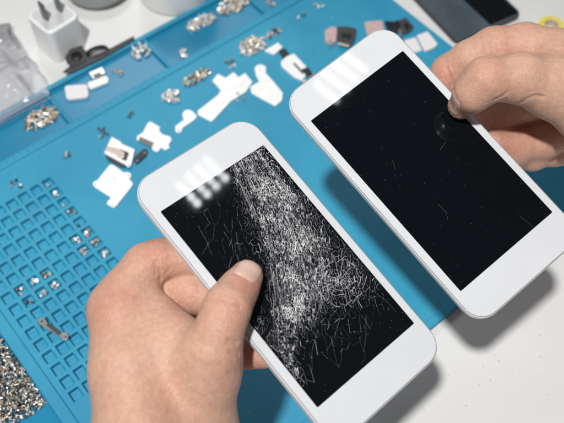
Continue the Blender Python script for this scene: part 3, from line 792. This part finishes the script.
def cluster(px, py, n, rx, zb, label, sc=1.0, pick=None, ang=0.0, ry=None):
    c = at(px, py, zb); ry = ry or rx
    for k in range(n):
        r = math.sqrt(random.random()); a = random.random() * 6.3
        dx, dy = r * rx * math.cos(a), r * ry * math.sin(a)
        q = dx * UD - dy * VD
        hgt = max(0, (1 - r)) * min(3.0, n * 0.16) * random.random()
        put_screw(c[0] + q[0], c[1] + q[1], zb + 0.75 * sc + hgt, label, label.replace('tiny screw', 'tiny screws').replace('small pale screw', 'small pale screws'), sc, False, pick)
pile(41, 119, 150, 13, 7.5, ZT, 'heap of brownish steel screws spilling from under the clear bag', 1.15, 4)
cluster(102, 134, 8, 5, ZW, 'tiny screw scattered beyond the shield plates', .9, [0, 3, 3])
cluster(67, 155, 5, 3, ZW, 'tiny screw lying past the top row of pits', .95, [0, 3])
cluster(17, 184, 5, 4, ZW, 'tiny screw lying beside the top left pits', 1.1, [3, 3, 0])
cluster(171, 98, 26, 6.5, ZW, 'small pale screw in the knot left of the long bracket', 1.45, [0, 1])
cluster(131, 115, 4, 3, ZW, 'tiny screw by the ruler strip', 1.1, [0, 1, 3])
pile(197, 78, 85, 12.5, 4.2, ZW, 'flat brownish pile of screws along the ruler strip', 1.0, 1.5, (0, 1, 1, 1, 2))
pile(252, 46, 110, 11.5, 8, ZW, 'pale screw pile above the ribbon connector', 1.15, 3, (0, 0, 1, 1))
pile(274, 33, 18, 7, 2.5, ZW, 'small screw pile trailing off beyond the ribbon connector', 1.1, 1.2, (0, 1, 2))
cluster(231, 64, 9, 4.5, ZW, 'tiny screw scattered above the angle bracket', 1.0, [0, 3])
cluster(240, 98, 6, 4, ZW, 'tiny screw under the end of the long bracket', 1.0, [0, 2])
pile(201, 23, 75, 12, 5.5, ZT, 'pale screw pile in the middle of the far tray', 1.25, 3, (0, 0, 0, 1))
pile(234, 5, 110, 15, 7, ZT, 'farthest screw pile in the far tray, at the picture’s top', 1.3, 3.5, (0, 0, 1, 1, 2))
cluster(141, 52, 20, 7, ZT, 'small pale screw against the tray divider', 1.55, [0, 1])
cluster(183, 56, 6, 4, ZT, 'small pale screw alone past the divider', 1.7, [0, 1])
cluster(272, 3, 6, 4, ZT, 'tiny screw past the last divider', 1.2, [0, 2])
cluster(320, 5, 4, 4, ZW, 'tiny screw near the far edge of the mat', 1.1, [0, 2])
cluster(303, 19, 3, 6, ZW, 'tiny screw strewn near the speaker module', 1.0, [0, 3])
cluster(118, 72, 6, 5, ZT, 'tiny screw strewn between pad and divider', 1.1, [0, 1, 2])
def nearest_cell(px, py):
    p = at(px, py, 2)[:2]; u, v = p @ UD, p @ VD
    return min(CELLS, key=lambda c: (c[0] - u) ** 2 + (c[1] - v) ** 2)
for px, py, n, pk in ((46, 183, 1, [0]), (57, 193, 4, [0, 3]), (65, 203, 2, [0]), (73, 213, 4, [0, 3]), (82, 222, 1, [3]), (87, 232, 10, [0, 3, 2]), (77, 241, 10, [0, 3]), (97, 243, 10, [0, 3]), (86, 252, 10, [0, 3]), (107, 253, 9, [0, 2]),
                      (48, 275, 6, [2, 3, 0]), (33, 283, 5, [0]), (56, 284, 5, [0]), (43, 294, 5, [0]), (20, 290, 5, [0, 3]), (30, 300, 4, [0, 3])):
    cu, cv = nearest_cell(px, py)
    for k in range(n):
        p = mat_pt(cu + random.uniform(-2, 2), cv + random.uniform(-2.3, 2.3)); put_screw(p[0], p[1], 2.0 + random.random() * .9, 'tiny screw sorted into one of the mat’s square pits', 'tiny screws in the pits', .85, True, pk)
# the big heap in the near left tray
heap_u, heap_v = -26.0, -228.0
def heap_h(u, v):
    a = 1 - ((u + 16) / 18.0) ** 2 if u > -16 else 1 - ((u + 16) / 20) ** 2
    q = 1 - ((v - heap_v) / 36.0) ** 2
    return 10.0 * max(0, min(1, a)) ** .7 * max(0, min(1, q)) ** .7
low = MB(); src = screw_mesh('steel')
for k in range(2500):
    u, v = random.uniform(-38, 1), random.uniform(-264, -192); hh = heap_h(u, v)
    if hh <= 0.4: continue
    R = np.array(Euler((random.uniform(0, 6.3), random.uniform(0, 6.3), random.uniform(0, 6.3))).to_matrix()); p = mat_pt(u, v, 1.4 + 0.8 + (hh - 1.6) * random.uniform(.4, .95) if hh > 1.6 else 2.2)
    low.add([R @ np.array(q) * 0.70 + p for q in src.v], src.f, 0); 
    mi = random.choice([0, 1, 1, 2, 2, 2])
    for i in range(len(low.m) - len(src.f), len(low.m)): low.m[i] = mi
tag(low.build('screw_heap', [M['steel'], M['brass'], M['gunmetal']]), 'heap of loose steel screws filling the near left tray', 'screws', kind='stuff')
cnt = 0
while nscrew < 298 and cnt < 5000:
    cnt += 1
    px, py = random.uniform(-2, 52), random.uniform(332, 412); p = at(px, py, 6); u, v = p[:2] @ UD, p[:2] @ VD; hh = heap_h(u, v)
    if hh < 0.3 or u > 1: continue
    put_screw(p[0], p[1], 1.6 + hh + .5, 'tiny screw on top of the heap in the near left tray', 'tiny screws topping the heap', 0.75, False, [0, 1, 2, 2, 3])
# ------------------------------------------------------------------ things on the table behind
# charger
def charger():
    hgt = 30.0
    f, l, r = at(48.5, 35, hgt), at(24, 13, hgt), at(79, 16, hgt)
    a = math.atan2(*(r - f)[[1, 0]]); s1 = 27.5
    c = f[:2] + (s1 / 2) * np.array([math.cos(a) - math.sin(a), math.sin(a) + math.cos(a)])
    root = empty('charger', 'white cube charger standing with its two prongs up', 'charger', (c[0], c[1], 0), rotz(a))
    b = MB(); b.prism(rrect(s1, s1, 5.5), 0, hgt); b.build('body', M['charger'], root, bevel=1.6, seg=3)
    b = MB(); b.prism(rrect(s1 - 4.2, s1 - 4.2, 4), hgt - .5, hgt + .12); b.build('prong_face', M['charger_face'], root, bevel=.1)
    for s in (-1, 1):
        b = MB(); b.box((s * 6.0, s * 6.35 * -.0 , hgt + 7.6), (1.6, 6.2, 15)); b.build('prong', M['prong'], root, bevel=.5)
charger()
# clear bag
def bag():
    nu, nv = 70, 60; vs = []; fs = []
    K = [at(-120, 40, 0), at(12, 30, 0), at(53, 99, 0), at(-70, 172, 0)]
    import mathutils.noise as mn
    for layer in (1, 0):
        for j in range(nv + 1):
            for i in range(nu + 1):
                s, t = i / nu, j / nv
                p = (K[0] * (1 - s) + K[1] * s) * (1 - t) + (K[3] * (1 - s) + K[2] * s) * t
                e = min(1, 5 * min(s, 1 - s, t, 1 - t) + .0)
                q = Vector((p[0] * .034, p[1] * .034, 3.1))
                r1 = 1 - abs(mn.noise(q)) * 2.4; r2 = 1 - abs(mn.noise(q * 2.3 + Vector((9, 1, 4)))) * 2.2; r3 = mn.noise(q * 5.0)
                base = 6.8 if t > .55 or s > .6 else 2.0 + 4.8 * max(t / .55, s / .6) ** 2
                z = base + e * (2 + 7.0 * max(0, r1) ** 2 + 3.2 * max(0, r2) ** 2 + 0.6 * r3) if layer else base - .0 + 0.3 * e
                w = .9 * mn.noise(q * 3 + Vector((5, 5, 5))) * (0 if e > .2 else 1)
                vs.append((p[0] + w * 2, p[1] + w * 2, z))
    n1 = (nu + 1) * (nv + 1)
    for L in (0, 1):
        for j in range(nv):
            for i in range(nu):
                k = L * n1 + j * (nu + 1) + i; f = (k, k + 1, k + nu + 2, k + nu + 1); fs.append(f if L else f[::-1])
    c = at(10, 80, 0)
    root = empty('plastic_bag', 'clear crumpled zip bag lying over the mat’s far left edge', 'bag', c)
    b = MB(); b.add([(x - c[0], y - c[1], z) for x, y, z in vs], fs); b.build('film', M['bag'], root, smooth=True)
    b = MB(); p0, p1 = at(-20, 136, 9.5), at(52, 98, 9.5)
    for o in (0, 3.0):
        d = (p1 - p0) / np.linalg.norm(p1 - p0); nrm_ = np.array([-d[1], d[0], 0]); m_ = (p0 + p1) / 2 + nrm_ * (o + 2) - c
        b.box((m_[0], m_[1], 8.6), (np.linalg.norm(p1 - p0), .9, .8), np.stack([d, nrm_, [0, 0, 1]], 1))
    b.build('zip_seal', M['bag'], root, bevel=.3)
bag()
# camera flex on the far edge of the mat
def flex():
    c = at(95, 58, 0)
    root = empty('camera_flex', 'dark metal strip with a ringed lens along the mat’s far edge', 'phone part', c)
    zz = 5.3
    def pr(nm, pts, z0, z1, m):
        q = [at(*p, z0) - c for p in pts]; b = MB(); b.prism([(p[0], p[1]) for p in q], z0, z1); b.build(nm, m, root, bevel=.3)
    pr('strip', [(63, 73), (74, 64), (100, 55), (134, 37), (135, 40.5), (104, 59), (72, 74)], zz, zz + 1.4, M['darkgrey'])
    pr('lens_base', [(65, 58), (70, 50), (82, 46), (87, 54), (86, 62), (72, 68), (67, 64)], zz + 1.2, zz + 2.2, M['darkgrey'])
    o = at(76.5, 56, zz + 2.6) - c
    b = MB(); b.lathe([(3.9, -1.2), (4.1, .6), (3.4, 1.0), (2.6, .9), (2.5, -.2)], c=o, n=24); b.build('lens_ring', M['black'], root, smooth=False)
    b = MB(); n = 10
    q0, q1 = at(86, 55, zz + 2), at(108, 47, zz + 2); vs = []
    for k in range(n + 1):
        t = k / n; p = q0 * (1 - t) + q1 * t - c; z = zz + 1.5 + 3.2 * math.sin(math.pi * t) ** .7
        for dy in (-2.5, 2.5): vs.append((p[0] + VD[0] * dy, p[1] + VD[1] * dy, z))
    b.add(vs, [(2 * k, 2 * k + 1, 2 * k + 3, 2 * k + 2) for k in range(n)])
    o = b.build('ribbon_loop', M['black'], root, smooth=True); so = o.modifiers.new('S', 'SOLIDIFY'); so.thickness = .7 * MM
flex()
# jar and dish
c = at(176, -9, 0)
jar = empty('plastic_jar', 'round white plastic jar with faded print behind the mat', 'jar', (c[0], c[1], 0))
b = MB(); b.lathe([(26, 0), (28.5, 1), (29, 4), (29, 52), (27, 55)], n=64); b.build('body', M['jar'], jar, smooth=True)
b = MB()
for k in range(26):
    a = math.radians(195 + k * 6); R = rotz(a)
    b.box(R @ np.array([29.05, 0, 22 + (k * 37 % 5)]), (.12, 1.4, 10 - (k * 13 % 6)), R)
b.build('faded_print', M['jar_print'], jar)
c = at(99, -9, 0)
b = MB(); b.lathe([(19, 0), (22, .8), (25, 7), (26, 8), (24.6, 7.6), (21.6, 1.8), (3, 1.4)], c=(0, 0, 0), n=64)
o = b.build('dish', M['dish'], smooth=True); o.location = (c[0] * MM, c[1] * MM, 0); tag(o, 'shallow grey round dish behind the charger', 'dish')
# dark device on the table, upper right
def device():
    z = 5.0
    n0, n1, n2 = at(458, 42, z), at(523, 13.5, z), at(429, 0, z)
    ax = (n1 - n0)[:2]; wd = np.linalg.norm(ax); ax /= wd; ay = np.array([-ax[1], ax[0]])
    if ay @ (n2 - n0)[:2] < 0: ay = -ay
    R = np.array([[ax[0], ay[0], 0], [ax[1], ay[1], 0], [0, 0, 1]])
    L = 150.0; c = n0[:2] + ax * wd / 2 + ay * L / 2
    root = empty('dark_phone', 'dark glass phone lying face up on the table by the right hand', 'phone', (c[0], c[1], 0), R)
    b = MB(); b.prism(rrect(wd, L, 6), 0, z - .4); b.build('body', M['darkgrey'], root, bevel=1)
    b = MB(); b.prism(rrect(wd - 1.5, L - 1.5, 5), z - .8, z); b.build('glass', M['slate'], root, bevel=.3)
    b = MB(); b.prism([(-wd * .5 + wd * .52, -L / 2 + 2), (wd / 2 - 2.5, -L / 2 + 2), (wd / 2 - 2.5, L / 2 - 10), (-wd * .5 + wd * .42, L / 2 - 10)], z - .4, z + .1); b.build('screen', M['blackglass'], root)
device()
c = at(549, 31, 0)
yc = empty('tape_roll', 'small yellow tape roll standing behind the right hand', 'tape', (c[0], c[1], 0))
b = MB(); b.lathe([(5.5, 0), (9, 0), (9, 7), (5.5, 7), (5.5, 0)], n=32, cap=False); b.build('tape', M['yellow'], yc, bevel=.3)
b = MB(); b.lathe([(5.0, .2), (5.5, .2), (5.5, 6.8), (5.0, 6.8), (5.0, .2)], n=32, cap=False); b.build('core', M['cream'], yc)

# loose glass dust and lint
b = MB()
for k in range(150):
    if k < 110: p = mat_pt(random.uniform(60, 360), random.uniform(-340, -100), 4.02)
    else: q = at(random.uniform(340, 560), random.uniform(310, 420), 0); p = np.array([q[0], q[1], 0.02])
    r = random.uniform(.12, .45) ; a = random.random() * 6; b.prism([(p[0] + r * random.uniform(.5, 1) * math.cos(a + t), p[1] + r * random.uniform(.5, 1) * math.sin(a + t)) for t in (0, 1.4, 2.9, 4.4)], p[2], p[2] + .15, 0 if k < 110 else 1)
tag(b.build('glass_dust', [M['foam'], M['darkgrey']]), 'fine glass crumbs and grit scattered on mat and table', 'dust', kind='stuff')
# ------------------------------------------------------------------ light
w = bpy.data.worlds.new('World'); scene.world = w; w.use_nodes = True
w.node_tree.nodes['Background'].inputs[0].default_value = (0.86, 0.93, 1.0, 1)
w.node_tree.nodes['Background'].inputs[1].default_value = 0.055
def area(name, pos, aim, size, power, col=(1, 1, 1), shape='DISK'):
    l = bpy.data.lights.new(name, 'AREA'); l.shape = shape; l.size = size * MM; l.energy = power; l.color = col
    o = bpy.data.objects.new(name, l); COL.objects.link(o)
    o.location = Vector(pos) * MM
    o.rotation_euler = (Vector(aim) - Vector(pos)).to_track_quat('-Z', 'Y').to_euler()
    return o
area('ceiling_lamp', (-205, -185, 1290), (30, 230, 60), 72, 18.0, (1.0, 0.985, 0.965))
area('added_back_lamp', (-350, 1500, 1350), (0, 300, 0), 500, 5.0, (0.93, 0.97, 1.0), 'SQUARE')  # added soft light from behind, for sheen on the mat
# desk lamp with four bars of LEDs, seen mirrored in the glass
n = LR[:, 2]
for bx, by, ex, ey in ((188, 193, 205, 211), (197, 184, 215, 202), (206, 176, 224, 194), (215, 168, 233, 186)):
    for k in range(0, 4):
        t = k / 3; p = on_panel(bx + (ex - bx) * t - 8, by + (ey - by) * t - 8, LT, LR); d = p - CC; d /= np.linalg.norm(d); r = d - 2 * (d @ n) * n
        q = p + r * ((440 - p[2]) / r[2])
        area('led', q, (60, 230, 60), 7.0, 0.0032, (0.95, 0.98, 1.0))

# ------------------------------------------------------------------ camera
cam = bpy.data.cameras.new('Camera'); co = bpy.data.objects.new('Camera', cam); COL.objects.link(co)
mw = Matrix([list(r) for r in CR]).to_4x4(); mw.translation = Vector(CC) * MM; co.matrix_world = mw
cam.sensor_width = 36; cam.lens = 36 * FPX / 564; cam.clip_start = 0.01; cam.clip_end = 20
cam.dof.use_dof = True; cam.dof.focus_distance = 0.372; cam.dof.aperture_fstop = 11.5
scene.camera = co
scene.view_settings.view_transform = 'Standard'; scene.view_settings.look = 'None'
scene.view_settings.exposure = 0.12; scene.view_settings.gamma = 1
scene.render.engine = 'CYCLES'
scene.cycles.use_denoising = True
